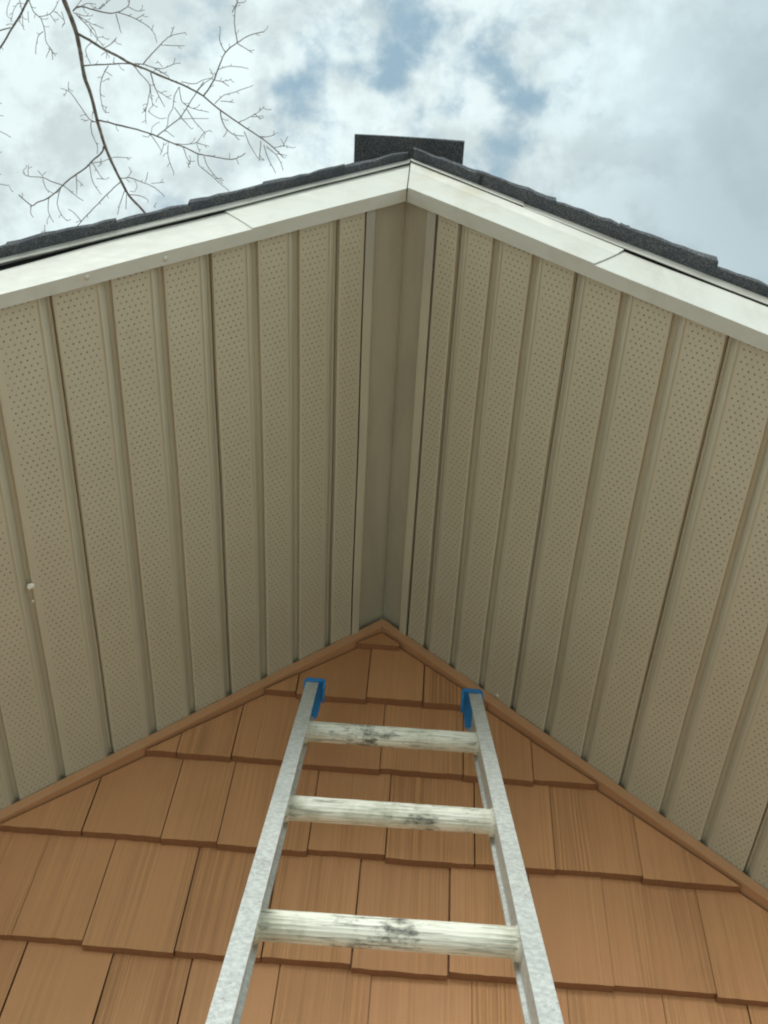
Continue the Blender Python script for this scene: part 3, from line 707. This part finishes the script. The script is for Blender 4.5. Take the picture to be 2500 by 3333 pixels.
def catmull(pts, step=3):
    out = []; n_ = len(pts)
    for i in range(n_ - 1):
        p0, p1, p2, p3 = pts[max(i - 1, 0)], pts[i], pts[i + 1], pts[min(i + 2, n_ - 1)]
        for j in range(step):
            t = j / step
            out.append(tuple(0.5 * ((2 * b_) + (-a + c) * t + (2 * a - 5 * b_ + 4 * c - d) * t * t + (-a + 3 * b_ - 3 * c + d) * t ** 3) for a, b_, c, d in zip(p0, p1, p2, p3)))
    out.append(tuple(pts[-1])); return out
def depth_at(cx, cy):                    # the bough drops gently away from the climber towards its tips
    return 6.6 + 0.0007 * cy + 0.0003 * cx + 0.22 * noise.noise(Vector((cx / 420, cy / 420, 0.3)))
tree_base = Vector((-4.6, -3.6, GZ))
tree = thing('bare_tree', 'leafless tree with thin drooping twigs reaching over the roof at the upper left', 'tree', tree_base)
def tl(v_): return v_ - tree_base
top0 = tp(345, 0, depth_at(345, 0)); topN = tp(165, -30, depth_at(165, -30))
crotch = Vector((-4.1, -3.0, 2.2))
bm = bmesh.new()
tr = [tree_base + Vector((0, 0, -0.2)), tree_base + Vector((0.05, 0.03, 1.5)), tree_base + Vector((0.02, 0.15, 3.5)), tree_base + Vector((0.2, 0.35, 5.6)), crotch, crotch + Vector((0.1, -0.2, 1.8)), crotch + Vector((-0.2, -0.5, 3.6))]
tube(bm, [tl(Vector(p_)) for p_ in catmull([tuple(t_) for t_ in tr], 5)], [0.24 - 0.006 * i for i in range(31)], 14)
link('trunk', bm, BARK, tree, smooth=True)
bm = bmesh.new(); SC = 1 / 1.659 / FPX
def bough(pts2d, w0, w1, sides, lead=None, dd=0.0):
    c2 = catmull([(a + random.uniform(-2, 2) * (w0 < 12), b_ + random.uniform(-2, 2) * (w0 < 12)) for a, b_ in pts2d], 4); n_ = len(c2); P_ = []; r_ = []
    for i, (a, b_) in enumerate(c2):
        f = i / (n_ - 1); d = depth_at(a, b_) + dd * f
        j = 1.3 if w0 < 12 else 0.5
        P_.append(tl(tp(a + random.uniform(-j, j), b_ + random.uniform(-j, j), d))); r_.append((w0 + (w1 - w0) * f) * 0.5 * SC * d * random.uniform(0.93, 1.1))
    if lead:
        Ld = catmull([tuple(tl(l_)) for l_ in lead] + [tuple(P_[0])], 8)[:-1]
        rl = [0.09 - (0.09 - r_[0]) * min(1, i / (len(Ld) - 1) * 1.0) for i in range(len(Ld))]
        P_ = [Vector(l_) for l_ in Ld] + P_; r_ = rl + r_
    tube(bm, P_, r_, sides)
bough(M_, 25, 9, 9, [crotch, crotch + Vector((0.8, 0.9, 1.6)), top0 + (top0 - tp(385, 100, depth_at(385, 100))) * 4])
for (w0, w1, pts2d) in B:
    lead = None
    if w0 == 13: lead = [crotch + Vector((0.0, -0.1, 0.8)), crotch + Vector((0.4, 0.8, 1.6)), topN + Vector((-0.1, -0.4, 0))]
    bough(pts2d, w0 * 1.12, max(w1, 3.0) * 1.12, 6 if w0 > 6 else 5, lead, random.uniform(-0.12, 0.25) if w0 < 12 else 0)
# short side twigs and buds
rb = random.Random(11)
for (w0, w1, pts2d) in B:
    c2 = catmull(pts2d, 3)
    for i in range(2, len(c2), 2):
        if rb.random() < 0.45:
            a, b_ = c2[i]; a0, b0 = c2[i - 1]; ang = math.atan2(b_ - b0, a - a0) + rb.choice((-1, 1)) * rb.uniform(0.6, 1.2); ln = rb.choice((9, 12, 16, 22, 30, 42)) * rb.uniform(0.8, 1.2)
            e = (a + ln * math.cos(ang), b_ + ln * math.sin(ang)); md = (a + .55 * ln * math.cos(ang + .25), b_ + .55 * ln * math.sin(ang + .25))
            d = depth_at(a, b_); tube(bm, [tl(tp(a, b_, d)), tl(tp(*md, d + .02)), tl(tp(*e, d + rb.uniform(-.02, .05)))], [1.6 * SC * d, 1.4 * SC * d, 1.9 * SC * d], 5)
link('branches', bm, BARK, tree, smooth=True)
